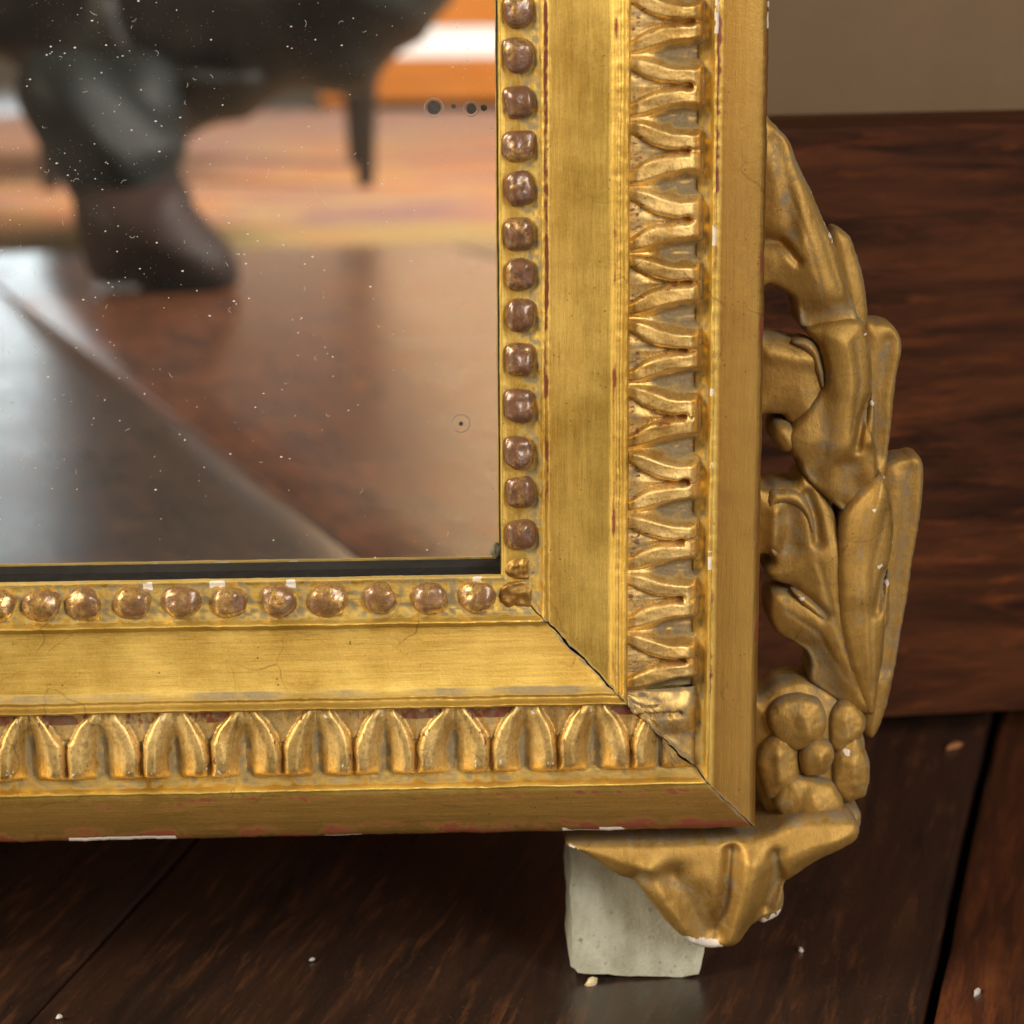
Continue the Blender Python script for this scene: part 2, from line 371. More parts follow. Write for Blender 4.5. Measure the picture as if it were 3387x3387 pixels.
# --- leaf ornament
def leaf(pos, pitch, nxt, prv, hor, rnd, idx):
    """one heart-shaped leaf with its dart and half hollows, pos = centre of the slot along the rail (mm)"""
    T0, T1 = 33.35, 52.6
    NX, NT_ = 54, 46
    vend = .80 if hor else .56
    vs, mk = [], []
    A = 3.3 if hor else 3.7
    sd = rnd.random() * 50
    slot_end = rnd.uniform(.90, .95) if hor else rnd.uniform(.76, .83); slotx = rnd.uniform(-.04, .04); dartw = rnd.uniform(.56, .72) if hor else rnd.uniform(.50, .62); dartd = rnd.uniform(.42, .54)
    slotw = rnd.uniform(.03, .055) if hor else rnd.uniform(.04, .07)
    weak = rnd.uniform(.85, 1.1)
    for j in range(NT_ + 1):
        t = j / NT_
        for i in range(NX + 1):
            x = -1 + 2 * i / NX
            half = (nxt if x > 0 else prv) / 2
            xe = x + .05 * nz(t * 3, sd) * (1 - x * x) - slotx * (1 - x * x)
            ax = abs(xe)
            wdw = lerp_pts([(0, dartw), (.06, dartw * .88), (.14, dartw * .66), (.22, dartw * .48), (.30, dartw * .33), (.38, dartw * .21), (dartd, slotw * 1.1), (.58, slotw * .7), (.66, slotw * .5), (slot_end - .08, slotw), (slot_end, slotw * .8), (slot_end + .02, 0), (1, 0)], t)
            wdw += .02 * nz(t * 6, sd + (3 if xe > 0 else 8))
            if hor: xv = lerp_pts([(0, 1.0), (.12, 1.0), (.25, .97), (.4, .94), (.6, .90), (.8, .87), (1, .85)], t)
            else: xv = lerp_pts([(0, 1.0), (.16, 1.0), (.22, .97), (.30, .92), (.40, .84), (.52, .76), (.66, .70), (.85, .67), (1, .67)], t)
            xv += .05 * nz(t * 5, sd + (13 if xe > 0 else 18)) * sstep(.2, .5, t)
            q = (ax - max(wdw, 0)) / max(.02, xv - max(wdw, 0))
            base = 6.3 - 2.5 * t
            if t > .9: base -= 1.0 * sstep(.9, 1, t)
            lt = (.40 + .60 * sstep(0, .7, t)) * sstep(-.10, .12, t)
            e0 = .80
            if t > e0: lt *= sqrt(max(0, 1 - ((t - e0) / .15) ** 2)) if t < e0 + .15 else 0
            h = 0.
            if 0 < q < 1:
                up = sqrt(max(0, 1 - (1 - min(1, q / .22)) ** 2)); dn = .5 + .5 * cos(pi * clamp((q - (.34 if hor else .68)) / (.66 if hor else .32)))
                h = A * lt * weak * ((up if wdw > 0 else 1) * dn)
            elif q <= 0:
                # the dart: a low faceted wedge lying deeper than the leaf
                h = .30 * A * lt * (1 - ax / max(wdw, .02)) - .5 if t < dartd * .9 else -.9
            hollow = (sstep(.70, 1.0, ax) if hor else sstep(xv - .10, xv + .22, ax)) * sstep(.14, .5, t) * (1 - .6 * sstep(.9, 1, t))
            h -= (2.0 if hor else 2.8) * hollow
            # hand tooling
            h += .13 * nz(x * 4 + sd, t * 5, 3) + .05 * nz(x * 12 + sd, t * 14, 7)
            if 0 < q < 1: h += .13 * A * nz(x * 2.2, t * 2.2, sd)
            s = pos + x * half; T = T0 + (T1 - T0) * t; W = base + h
            if hor: u, v = min(s, U0 + T - .25 - mitre_jit(T)), V0 - T * KB
            else: u, v = U0 + T, max(s, V0 - T * KB + .25)
            vs.append(L(u, v, W))
            n2 = nz(x * 6, t * 6, sd + 30); n3 = nz(x * 15, t * 15, sd + 3)
            r = g_ = 0.
            if q <= 0:
                b = .62 + .4 * n2 if t > dartd * .8 else .42 + .6 * n2
                if t < .16 and hor: r = clamp(.75 + 2.2 * nz(pos * .3, 5) + n3 * .5)
                elif t < .16: r = .3 + n3
                if t > dartd * .8: r = .3
            else:
                b = clamp(.35 * sstep(.80, 1.05, q) * sstep(.15, .5, t) + (.70 if hor else .95) * hollow * (1 + n2) + .5 * n2 * sstep(.6, 1, q))
                b = max(b, sstep(.95, 1.0, t) * .75)
                if .02 < q < .2: r = .12 + 1.1 * n3
                if t > .72 and h > .6 * A and n3 > .56 and hor: g_ = 1
                if t < .09 and n3 > .5 and hor: g_ = 1
            mk.append((clamp(r), clamp(g_), clamp(b)))
    return mesh_obj('leaf', vs, grid_faces(NT_ + 1, NX + 1, hor), G_C, rail_h if hor else rail_v, mk)
rn = random.Random(3)
# slots, centre to centre, measured up the right rail and along the bottom rail
ry = [-350, -138, 75, 282, 499, 732, 941, 1156, 1376, 1593, 1793, 1985, 2187]
rp = [uv(2250, y, 7)[1] for y in ry]
rp = [rp[0] + 35, rp[0] + 17.5] + rp
for i, p in enumerate(rp):
    up = (rp[i - 1] - p) if i > 0 else 17.5; dn = (p - rp[i + 1]) if i < len(rp) - 1 else 16.5
    leaf(p, 17, up, dn, False, rn, i)
bxs = [-485, -250, -18, 217, 463, 696, 932, 1174, 1382, 1627, 1849, 2088]
bp = [uv(x, 2540, 7)[0] for x in bxs]
bp = [bp[0] - 56.7, bp[0] - 37.8, bp[0] - 18.9] + bp
for i, p in enumerate(bp):
    nx = (bp[i + 1] - p) if i < len(bp) - 1 else 17.0; pv = (p - bp[i - 1]) if i > 0 else 18.9
    leaf(p, 18.7, nx, pv, True, rn, i)
# half leaves dying into the mitre
def corner_leaf(hor):
    vs, mk = [], []; N = 30; sd = 5 if hor else 9
    T0, T1 = 33.35, 52.6
    edge = (bp[-1] + 8.5) if hor else (rp[-1] - 8.25)
    for j in range(N + 1):
        t = j / N; T = T0 + (T1 - T0) * t
        endp = (U0 + T + mitre_jit(T) * -1 - gapfn(T) * .6) if hor else (V0 - T * KB - mitre_jit(T) + gapfn(T) * .6)
        for i in range(N + 1):
            x = i / N; s = edge + (endp - edge) * x
            ln = abs(endp - edge) / 17
            h = 2.5 * (.4 + .6 * sstep(0, .6, t)) * (sqrt(max(0, 1 - ((t - .74) / .205) ** 2)) if .74 < t < .945 else (1 if t <= .74 else 0))
            h *= max(0, sin(pi * clamp((x * ln) / .75))) ** .7 if x * ln < .75 else 0
            h += .45 * nz(x * 2, t * 3, sd) + .10 * nz(x * 9, t * 12, sd) 
            if abs(x * ln - .40) < .035 and t < .8: h -= 1.6
            W = 6.3 - 3.1 * t + h - (sstep(.9, 1, t)) + .9 * sstep(.85, 1, x) * (1 - t)
            u, v = (s, V0 - T * KB) if hor else (U0 + T, s)
            vs.append(L(u, v, W)); n2 = nz(x * 7, t * 7, sd + 4)
            mk.append((clamp(.2 + n2), 0, clamp(.42 + .9 * n2 + .6 * (x < .06) + .5 * (x > .93)), .3))
    return mesh_obj('corner_leaf', vs, grid_faces(N + 1, N + 1, hor), G_C, rail_h if hor else rail_v, mk)
corner_leaf(True); corner_leaf(False)

# --- beads
def bead_mesh(a, b, h, seed, sq):
    rows, cols = 14, 26; vs = []; R_ = random.Random(seed); tilt = R_.uniform(-.12, .12); o1 = R_.random() * 9
    for i in range(rows + 1):
        ph = (pi / 2) * i / rows
        for j in range(cols):
            th = 2 * pi * j / cols
            c, s = cos(th), sin(th); e = 2 / sq
            rr = sin(ph) ** .82; x = a * rr * math.copysign(abs(c) ** e, c); y = b * rr * math.copysign(abs(s) ** e, s)
            z = h * cos(ph) ** .72 if ph < pi / 2 - .01 else 0
            k = 1 + .20 * nz(c * .9 + o1, s * .9, z * .3) + .05 * nz(c * 3, s * 3 + o1, z)
            vs.append((x * k / 1000, -(z * (1 + .2 * nz(x * .35, y * .35, o1)) + tilt * x) / 1000, y * k / 1000))
    vs += [(v[0] * 1.06, .0022, v[2] * 1.06) for v in vs[-cols:]]
    fs = []
    for i in range(rows + 1):
        for j in range(cols):
            k = (j + 1) % cols; fs.append((i * cols + j, i * cols + k, (i + 1) * cols + k, (i + 1) * cols + j))
    return vs, fs
def bead(u, v, w_, a, b, h, seed, sq, mat, parent):
    vs, fs = bead_mesh(a, b, h, seed, sq)
    o = mesh_obj('bead', vs, fs, mat, parent); o.location = L(u, v, w_); o.rotation_euler.y = random.uniform(-.12, .12)
    return o
by = [-560, -415, -262, -110, 39, 184, 339, 486, 624, 774, 908, 1045, 1192, 1345, 1500, 1632, 1769]
for i, y in enumerate(by):
    u, v = uv(1722, max(y, -900), 1.5)
    bead(U0 + 5.35 + random.uniform(-.15, .15), v, .15, random.uniform(3.9, 4.15), random.uniform(4.1, 4.5), random.uniform(3.2, 3.7), i, 3.0, B_V, rail_v)
bxx = [-640, -480, -322, -160, -12, 134, 276, 438, 600, 761, 919, 1084, 1260, 1419, 1577]
for i, x in enumerate(bxx):
    u, v = uv(x, 2010, 2)
    k = 1.1 if x in (1084,) else 1
    bead(u, V0 - 5.7 * KB, .2, random.uniform(4.8, 5.2) * k, random.uniform(4.3, 4.6) * k, random.uniform(3.3, 3.8), i + 40, 2.25, B_H, rail_h)
# gilt lump filling the bead run at the corner
vs, fs = bead_mesh(4.7, 4.4, 1.2, 91, 2.3); vs = [(x + .0006 * nz(x * 700, z * 700, 1), y + .0007 * nz(x * 500, z * 500, 6), z) for x, y, z in vs]
o = mesh_obj('corner_boss', vs, fs, G_C, rail_v); o.location = L(U0 + 4.6, V0 - 5.6, .2)
vs, fs = bead_mesh(3.8, 3.0, .8, 93, 2.3); vs = [(x, y + .0007 * nz(x * 600, z * 600, 9), z) for x, y, z in vs]
o = mesh_obj('corner_boss', vs, fs, G_C, rail_v); o.location = L(U0 + 5.2, V0 - 1.2 + 3.0, .2)

# ------------------------------------------------------------------ carved ornaments (relief pieces)
def resample(poly, step, lin=False):
    out = []
    n = len(poly)
    for i in range(n):      # Catmull-Rom through the outline, then even steps
        p0, p1, p2, p3 = (np.array(poly[(i + k - 1) % n], float) for k in range(4))
        m = max(2, int(np.linalg.norm(p2 - p1) / step))
        for k in range(m):
            t = k / m
            q = p1 + (p2 - p1) * t if lin else .5 * ((2 * p1) + (-p0 + p2) * t + (2 * p0 - 5 * p1 + 4 * p2 - p3) * t * t + (-p0 + 3 * p1 - 3 * p2 + p3) * t ** 3)
            out.append(q)
    return np.array(out)
def segdist(P, A, B):
    d = B - A; L2 = (d * d).sum(); t = np.clip(((P - A) @ d) / max(L2, 1e-12), 0, 1)
    return np.linalg.norm(P - (A + t[:, None] * d), axis=1), t
def inside(P, poly):
    x, y = P[:, 0], P[:, 1]; c = np.zeros(len(P), bool); n = len(poly)
    for i in range(n):
        x1, y1 = poly[i]; x2, y2 = poly[(i + 1) % n]
        k = ((y1 > y) != (y2 > y)); xi = (x2 - x1) * (y - y1) / (y2 - y1 + 1e-12) + x1
        c ^= k & (x < xi)
    return c
def triangulate(poly, step):
    lo = poly.min(0); hi = poly.max(0)
    gx, gy = np.meshgrid(np.arange(lo[0], hi[0], step), np.arange(lo[1], hi[1], step)); gx[1::2] += step / 2
    P = np.stack([gx.ravel(), gy.ravel()], 1); P = P[inside(P, poly)]
    dm = np.full(len(P), 1e9)
    for i in range(len(poly)): dm = np.minimum(dm, segdist(P, poly[i], poly[(i + 1) % len(poly)])[0])
    P = P[dm > step * .45]
    allp = np.vstack([poly, P]); nb = len(poly)
    r = delaunay_2d_cdt([Vector(p) for p in allp], [(i, (i + 1) % nb) for i in range(nb)], [], 1, 1e-6)
    pts = np.array([tuple(p) for p in r[0]]); tris = [tuple(f) for f in r[2]]
    mapo = {}
    for k, orig in enumerate(r[3]):
        for q in orig: mapo[q] = k
    return pts, tris, [mapo[i] for i in range(nb) if i in mapo]
def relief(name, outline, w_, amp, R_, back, mat, parent, ridges=(), tilt=(0, 0), seed=0, step=.6, power=.5, dirt=.0, chips=(), rough=1., conv=True):
    poly = [uv(x, y, w_) for x, y in outline] if conv else outline
    poly = resample(poly, step * 1.3)
    for p in poly: p += np.array([.18 * nz(p[0] * .5, p[1] * .5, seed), .18 * nz(p[0] * .5, p[1] * .5, seed + 7)])
    pts, tris, bd = triangulate(poly, step)
    dm = np.full(len(pts), 1e9)
    for i in range(len(poly)): dm = np.minimum(dm, segdist(pts, poly[i], poly[(i + 1) % len(poly)])[0])
    k = np.clip(dm / 1.5, 0, 1); k2 = np.clip(dm / (R_ * 1.5), 0, 1); H = amp * (.46 * (1 - (1 - k) ** 2) ** power + .62 * (1 - (1 - k2) ** 2) ** .8)
    D = np.zeros(len(pts)); c0 = pts.mean(0)
    for line, wid, am in ridges:
        lp = np.array([uv(x, y, w_) for x, y in line]); best = np.full(len(pts), 1e9)
        for a, b in zip(lp, lp[1:]): best = np.minimum(best, segdist(pts, a, b)[0])
        e = np.exp(-(best / wid) ** 2); H += am * e * np.clip(dm / 1.5, .15, 1)
        if am < 0: D = np.maximum(D, e)
    H += (pts[:, 0] - c0[0]) * tilt[0] + (pts[:, 1] - c0[1]) * tilt[1]
    vs, mk = [], []
    cp = [(*uv(x, y, w_), r) for x, y, r in chips]
    for (u, v), h, dd, e in zip(pts, H, dm, D):
        h2 = h + rough * (.22 * nz(u * .12, v * .12, seed + 1) + .05 * nz(u * .6, v * .6, seed + 2))
        vs.append(L(u, v, w_ + h2))
        n1 = nz(u * .3, v * .3, seed + 4); n2 = nz(u * 1.1, v * 1.1, seed + 5)
        ch = max([clamp(1.4 - math.hypot(u - a, v - b) / r + .5 * n2) for a, b, r in cp] + [0])
        mk.append((clamp(.55 * (1 - sstep(0, .7, dd)) + .5 * n2 + .3 * n1), clamp(ch) * (1 if ch > .5 else .0), clamp(dirt + .5 * n1 + .5 * e + .35 * n2 + .75 * (1 - sstep(0, 1.5, dd))), .42))
    n = len(vs)
    for q in bd: vs.append(L(pts[q][0], pts[q][1], back)); mk.append((.5, mk[q][1], .35, .3))
    fs = list(tris); m = len(bd)
    for i in range(m): a, b = bd[i], bd[(i + 1) % m]; fs.append((a, n + i, n + (i + 1) % m, b))
    o = mesh_obj(name, vs, fs, mat, parent, mk)
    me = o.data
    import bmesh
    bm = bmesh.new(); bm.from_mesh(me); bmesh.ops.recalc_face_normals(bm, faces=bm.faces)
    # make sure the relief faces the viewer
    s = sum(f.normal.y * f.calc_area() for f in bm.faces if len(f.verts) == 3)
    if s > 0: bmesh.ops.reverse_faces(bm, faces=bm.faces)
    bm.to_mesh(me); bm.free()
    return o
orn = empty('side_ornament', L(0, 0, 0), parent=mirror)
orn.location = (0, 0, 0)
rel = lambda *a, **k: relief(*a, parent=orn, mat=G_O, **k)
# rear layer, the deep flank of the carving
rel('rear_leaf', [(2754, 757), (2805, 775), (2826, 820), (2852, 906), (2866, 1000), (2868, 1090), (2850, 1200), (2800, 1150), (2770, 1000), (2745, 860)], -24, 3, 5, -32, seed=1)
rel('rear_leaf', [(2850, 1068), (2900, 1060), (2945, 1070), (2972, 1105), (2982, 1157), (2964, 1246), (2950, 1376), (2936, 1500), (2925, 1620), (2880, 1600), (2860, 1400), (2840, 1200)], -24, 3.5, 6, -32, ridges=[([(2930, 1130), (2900, 1300), (2900, 1500)], 2.5, -1.5)], seed=2)
rel('rear_leaf', [(2910, 1560), (2936, 1524), (2990, 1508), (3030, 1504), (3051, 1530), (3053, 1600), (3040, 1726), (3015, 1865), (3003, 1960), (2986, 2050), (2952, 2246), (2915, 2386), (2878, 2440), (2850, 2380), (2860, 2150), (2890, 1900), (2900, 1700)], -24, 3.5, 7, -33, ridges=[([(3000, 1560), (2985, 1750), (2950, 2000), (2920, 2200)], 3, -1.2)], seed=3)
# front leaves
rel('carved_leaf', [(2500, 380), (2555, 405), (2580, 430), (2612, 470), (2642, 550), (2680, 626), (2717, 715), (2754, 794), (2782, 882), (2810, 976), (2838, 1050), (2800, 1080), (2720, 1085), (2650, 1080), (2636, 1030), (2620, 985), (2585, 958), (2545, 940), (2500, 935), (2470, 700)], -12.5, 4.6, 8, -26,
    ridges=[([(2590, 560), (2650, 720), (2720, 900), (2750, 1010)], 5, 1.4), ([(2660, 1040), (2740, 1025), (2830, 1020)], 3.5, -2.4), ([(2560, 470), (2600, 640), (2610, 760)], 2.4, -1.3), ([(2620, 520), (2700, 730), (2770, 950)], .7, -.25), ([(2600, 620), (2670, 800), (2715, 980)], .6, -.2), ([(2500, 790), (2580, 795), (2632, 860)], 1.1, -1.6), ([(2500, 790), (2565, 800)], 3, -2)], seed=4, chips=[(2690, 635, .9), (2712, 690, .7), (2733, 735, 1.0), (2745, 775, 1.0), (2752, 795, .7)])
rel('carved_leaf', [(2480, 1112), (2540, 1106), (2586, 1110), (2630, 1122), (2675, 1128), (2715, 1180), (2735, 1260), (2740, 1400), (2700, 1460), (2640, 1440), (2600, 1385), (2586, 1371), (2535, 1366), (2480, 1360)], -15.5, 4.4, 6, -26,
    ridges=[([(2540, 1150), (2600, 1165), (2680, 1180)], 2.5, 1.2)], seed=5, dirt=.1)
rel('carved_leaf', [(2660, 1085), (2740, 1050), (2838, 1050), (2868, 1105), (2882, 1190), (2884, 1280), (2868, 1380), (2890, 1440), (2900, 1530), (2890, 1600), (2820, 1700), (2740, 1650), (2665, 1580), (2640, 1525), (2614, 1495), (2600, 1440), (2640, 1380), (2690, 1320), (2725, 1260), (2705, 1150)], -12.2, 4.8, 9, -26,
    ridges=[([(2765, 1110), (2785, 1300), (2770, 1450)], 5, 1.8), ([(2690, 1560), (2730, 1440), (2735, 1330)], 3.5, -1.6), ([(2800, 1540), (2820, 1620), (2790, 1700)], 4, -2.2), ([(2820, 1120), (2840, 1250), (2810, 1420)], .7, -.25), ([(2740, 1200), (2750, 1350), (2720, 1500)], .7, -.2), ([(2870, 1330), (2845, 1400), (2830, 1470)], 1.4, -2.5), ([(2885, 1350), (2870, 1450)], 1.8, 1.5)], seed=6, chips=[(2858, 1100, .6), (2888, 1345, .6)])
rel('leaf_curl', [(2556, 1400), (2600, 1392), (2640, 1420), (2635, 1480), (2600, 1494), (2570, 1478), (2552, 1445)], -14, 4.5, 3.2, -26, seed=7, dirt=.1)
rel('carved_leaf', [(2480, 1612), (2535, 1609), (2568, 1596), (2624, 1592), (2652, 1562), (2700, 1600), (2760, 1700), (2790, 1850), (2800, 2050), (2860, 2200), (2893, 2338), (2880, 2362), (2820, 2345), (2745, 2300), (2690, 2262), (2672, 2237), (2678, 2190), (2661, 2150), (2624, 2125), (2563, 2085), (2540, 2036), (2540, 1990), (2552, 1952), (2600, 1946), (2612, 1936), (2554, 1916), (2530, 1885), (2556, 1852), (2530, 1830), (2480, 1820)], -14.5, 4.6, 8, -27,
    ridges=[([(2665, 1630), (2690, 1700), (2700, 1780)], 1.5, -2.4), ([(2560, 1680), (2555, 1790)], 2.2, 1.8), ([(2600, 1700), (2610, 1790)], 4, -2.2), ([(2615, 1940), (2670, 1975), (2720, 2020)], 1.4, -1.8), ([(2640, 2150), (2700, 2150), (2760, 2260)], 5, -1.8), ([(2780, 1830), (2790, 2100), (2850, 2300)], 6, 2), ([(2600, 2010), (2700, 2080), (2790, 2230)], .7, -.3), ([(2700, 1850), (2740, 2000), (2810, 2200)], .7, -.25)], seed=8, dirt=.08, chips=[(2640, 1965, .8)])
rel('carved_leaf', [(2910, 1566), (2936, 1598), (2952, 1680), (2954, 1772), (2940, 1865), (2925, 1925), (2930, 2013), (2922, 2153), (2908, 2246), (2888, 2356), (2862, 2335), (2810, 2200), (2775, 2050), (2766, 1900), (2768, 1820), (2778, 1720), (2800, 1670), (2850, 1610)], -11, 4.6, 6, -26,
    ridges=[([(2900, 1640), (2820, 1800), (2815, 1950)], 4, 1.3), ([(2850, 1950), (2860, 2200)], 5, .8), ([(2925, 1680), (2880, 1850), (2870, 2100), (2880, 2280)], .7, -.25), ([(2860, 1680), (2825, 1850), (2830, 2050)], .7, -.2), ([(2930, 1890), (2905, 1960), (2895, 2010)], 1.6, -2.2)], seed=9, chips=[(2902, 1860, .8), (2948, 1790, .5), (2882, 1672, .6), (2925, 1575, .6)])
rel('leaf_tip', [(2848, 1440), (2862, 1385), (2885, 1300), (2893, 1360), (2894, 1440), (2880, 1500), (2856, 1490)], -11.5, 2.6, 3, -20, seed=41, dirt=.1, chips=[(2884, 1330, .9)])
rel('leaf_tip', [(2618, 1130), (2668, 1120), (2705, 1150), (2725, 1230), (2722, 1290), (2700, 1235), (2680, 1180), (2650, 1152)], -11.5, 1.6, 2, -18, seed=42, dirt=.25)
rel('leaf_tip', [(2905, 1980), (2925, 1920), (2940, 1885), (2942, 1960), (2938, 2060), (2915, 2080), (2898, 2040)], -10.5, 2.2, 3, -20, seed=43, dirt=.1, chips=[(2932, 1925, .9)])
rel('leaf_tip', [(2618, 1950), (2660, 1965), (2720, 2015), (2730, 2050), (2690, 2035), (2650, 2000)], -11, 1.8, 2, -18, seed=44, dirt=.25, chips=[(2650, 1975, .8)])
rel('leaf_tip', [(2540, 1640), (2580, 1618), (2640, 1625), (2680, 1680), (2695, 1745), (2680, 1760), (2655, 1700), (2620, 1670), (2570, 1668), (2552, 1700), (2556, 1790), (2575, 1835), (2550, 1835), (2535, 1780)], -11.5, 2.0, 2, -18, seed=45, dirt=.15)
# seed-head: a knot of plump petals
rel('petal_bed', [(2470, 2320), (2516, 2297), (2560, 2262), (2610, 2244), (2675, 2245), (2760, 2290), (2830, 2360), (2857, 2440), (2861, 2540), (2838, 2615), (2773, 2668), (2760, 2740), (2600, 2740), (2520, 2660), (2480, 2500)], -15.5, 4.5, 7, -27, seed=10, dirt=.25)
for i, (cx, cy, rx, ry_, ww, am) in enumerate([(2652, 2388, 96, 84, -11.0, 3.6), (2568, 2528, 66, 116, -11.5, 3.4), (2682, 2655, 98, 92, -10.0, 3.8), (2812, 2548, 62, 104, -12, 3.4), (2790, 2400, 58, 84, -12.5, 3.2), (2706, 2508, 56, 62, -9.2, 3.0), (2800, 2712, 50, 44, -11, 2.6)]):
    pl = [(cx + rx * cos(a) * (1 + .34 * nz(cos(a) * 1.3, sin(a), i + .5)), cy + ry_ * sin(a) * (1 + .34 * nz(cos(a), i + .3, sin(a) * 1.3))) for a in [2 * pi * k / 14 for k in range(14)]]
    rel('petal', [(cx + (a_ - cx) * 1.09, cy + (b__ - cy) * 1.09) for a_, b__ in pl], ww + .9, am, min(rx, ry_) / 12.5 * (.62 if i != 5 else .9), -22, seed=20 + i, dirt=.16, rough=3.0, step=.55,
        ridges=[([(cx, cy - ry_ * .35), (cx + rx * .1, cy + ry_ * .3)], rx / 12.5 * .30, .9)], chips=[(2808, 2700, 1.9)] if i == 6 else ([(2795, 2475, 1.1)] if i == 3 else []))
# pendant acanthus under the corner
pend = relief('corner_acanthus', [(1874, 2776), (1930, 2812), (1971, 2840), (2039, 2886), (2096, 2909), (2142, 2971), (2210, 3057), (2256, 3097), (2295, 3125), (2341, 3137), (2398, 3131), (2443, 3114), (2483, 3063), (2512, 3040), (2560, 3012), (2585, 2975), (2597, 2914), (2643, 2875), (2711, 2829), (2814, 2778), (2839, 2738), (2822, 2700), (2760, 2690), (2640, 2700), (2500, 2745), (2300, 2765), (2100, 2768)], -2, 6.5, 9, -24, G_O, mirror,
    ridges=[([(2135, 2850), (2180, 2960), (2285, 3090)], 3.2, 2.2), ([(2240, 2880), (2290, 2960), (2330, 3060)], 4.0, -3.2), ([(2415, 2800), (2402, 2930), (2372, 3070)], 2.2, -3.6), ([(2470, 2830), (2455, 2960), (2415, 3080)], 4.0, 3.0), ([(2560, 2810), (2572, 2900), (2530, 2990)], 2.2, -3.2), ([(2120, 2880), (2210, 2880)], 3, -1.6), ([(2310, 2880), (2350, 2980)], 3, 1.0), ([(2620, 2820), (2740, 2770)], 4, 1.2)],
    tilt=(0, .10), seed=31, chips=[(2275, 3100, 1.6), (2305, 3112, 1.8), (2345, 3118, 2.0), (2375, 3122, 1.4), (1884, 2782, .6), (1893, 2786, .6), (1905, 2790, .5), *[(2262 + 13 * q, 3096 + 3 * q, 2.0) for q in range(9)]])
relief('acanthus_tip', [(2540, 2940), (2585, 2935), (2592, 2980), (2575, 3020), (2530, 3045), (2505, 3042), (2500, 3000)], -9, 4, 3.5, -22, G_O, mirror, seed=32, chips=[(2520, 3035, 1.6), (2555, 3020, 1.6), (2572, 3005, 1.2)])

# desilvered rings on the glass and settled dust
SPOT = simple('foxing', (.03, .028, .025), (.05, .045, .04), 900, .5)
def disc(x, y, r, name='foxing_spot', mat=SPOT, lift=.25, n=18, inner=None):
    u, v = uv(x, y, GLASS_W + lift); vs = [L(u, v, GLASS_W + lift)]; fs = []
    for k in range(n): a = 2 * pi * k / n; rr = r * (1 + .16 * nz(cos(a) * 1.5, sin(a) * 1.5, x)); vs.append(L(u + rr * cos(a), v + rr * sin(a), GLASS_W + lift))
    for k in range(n): fs.append((0, 1 + k, 1 + (k + 1) % n))
    if inner is not None:
        vs = []; fs = []
        for k in range(n):
            a = 2 * pi * k / n
            for rr in (r, inner): vs.append(L(u + rr * cos(a), v + rr * sin(a), GLASS_W + lift))
        for k in range(n): q = (k + 1) % n; fs.append((2 * k, 2 * q, 2 * q + 1, 2 * k + 1))
    return mesh_obj(name, vs, fs, mat, gl, smooth=False)
RING = simple('lime_ring', (.20, .18, .16), (.30, .27, .24), 600, .6)
disc(1435, 356, 1.75); disc(1558, 360, 1.3); disc(1600, 357, .8); disc(1500, 352, .6)
disc(1435, 356, 2.6, 'lime_ring', RING, inner=2.4); disc(1558, 360, 2.1, 'lime_ring', RING, inner=1.95)
disc(1525, 1402, .55); disc(1525, 1402, 2.5, 'lime_ring', RING, inner=2.3)
def dustmat():
    g = NT('dust'); g.p.inputs['Base Color'].default_value = (.62, .58, .52, 1); g.p.inputs['Roughness'].default_value = 1; return g.m
DM = dustmat()
vs, fs = [], []
R_ = random.Random(11)
for i in range(2600):
    px = R_.uniform(0, 1645) if i % 3 else R_.uniform(0, 1645) ** 1.0 * R_.random(); py = 1850 - 1850 * R_.random() ** .8
    if nz(px * .004, py * .004, 2) < -.22: continue
    lf = GLASS_W + .22; u, v = uv(px, py, lf)
    if i < 2530:
        s = .03 + .20 * R_.random() ** 9; a = R_.random() * 6; e = R_.uniform(1, 1.9); k = len(vs)
        for q in range(5): t = a + q * 2 * pi / 5; vs.append(L(u + s * cos(t) * e, v + s * sin(t), lf + .05 * (q % 2)))
        fs.append(tuple(range(k, k + 5)))
    else:      # lint
        a = R_.random() * 6; cur = R_.uniform(-1.3, 1.3); wd_ = .025; st = R_.uniform(.15, .35); k = len(vs); n = 7
        for q in range(n):
            for sgn in (-1, 1): vs.append(L(u + sgn * wd_ * sin(a), v - sgn * wd_ * cos(a), lf + .05))
            u += st * cos(a); v += st * sin(a); a += cur * .45
        for q in range(n - 1): fs.append((k + 2 * q, k + 2 * q + 1, k + 2 * q + 3, k + 2 * q + 2))
tag(mesh_obj('dust', vs, fs, DM, gl, smooth=False), kind='stuff')
# lump of putty in the corner of the glass
vs, fs = bead_mesh(1.9, 2.1, 1.1, 5, 2.); vs = [(x * (1 + .6 * nz(x * 500, z * 500, 1)), y, z * (1 + .6 * nz(z * 500, x * 500, 4))) for x, y, z in vs]
o = mesh_obj('putty_lump', vs, fs, simple('grey_putty', (.12, .105, .07), (.3, .26, .17), 900, .8, bump=.0008), gl); o.location = L(U0 - .6, V0 + 4.0, GLASS_W + .2)

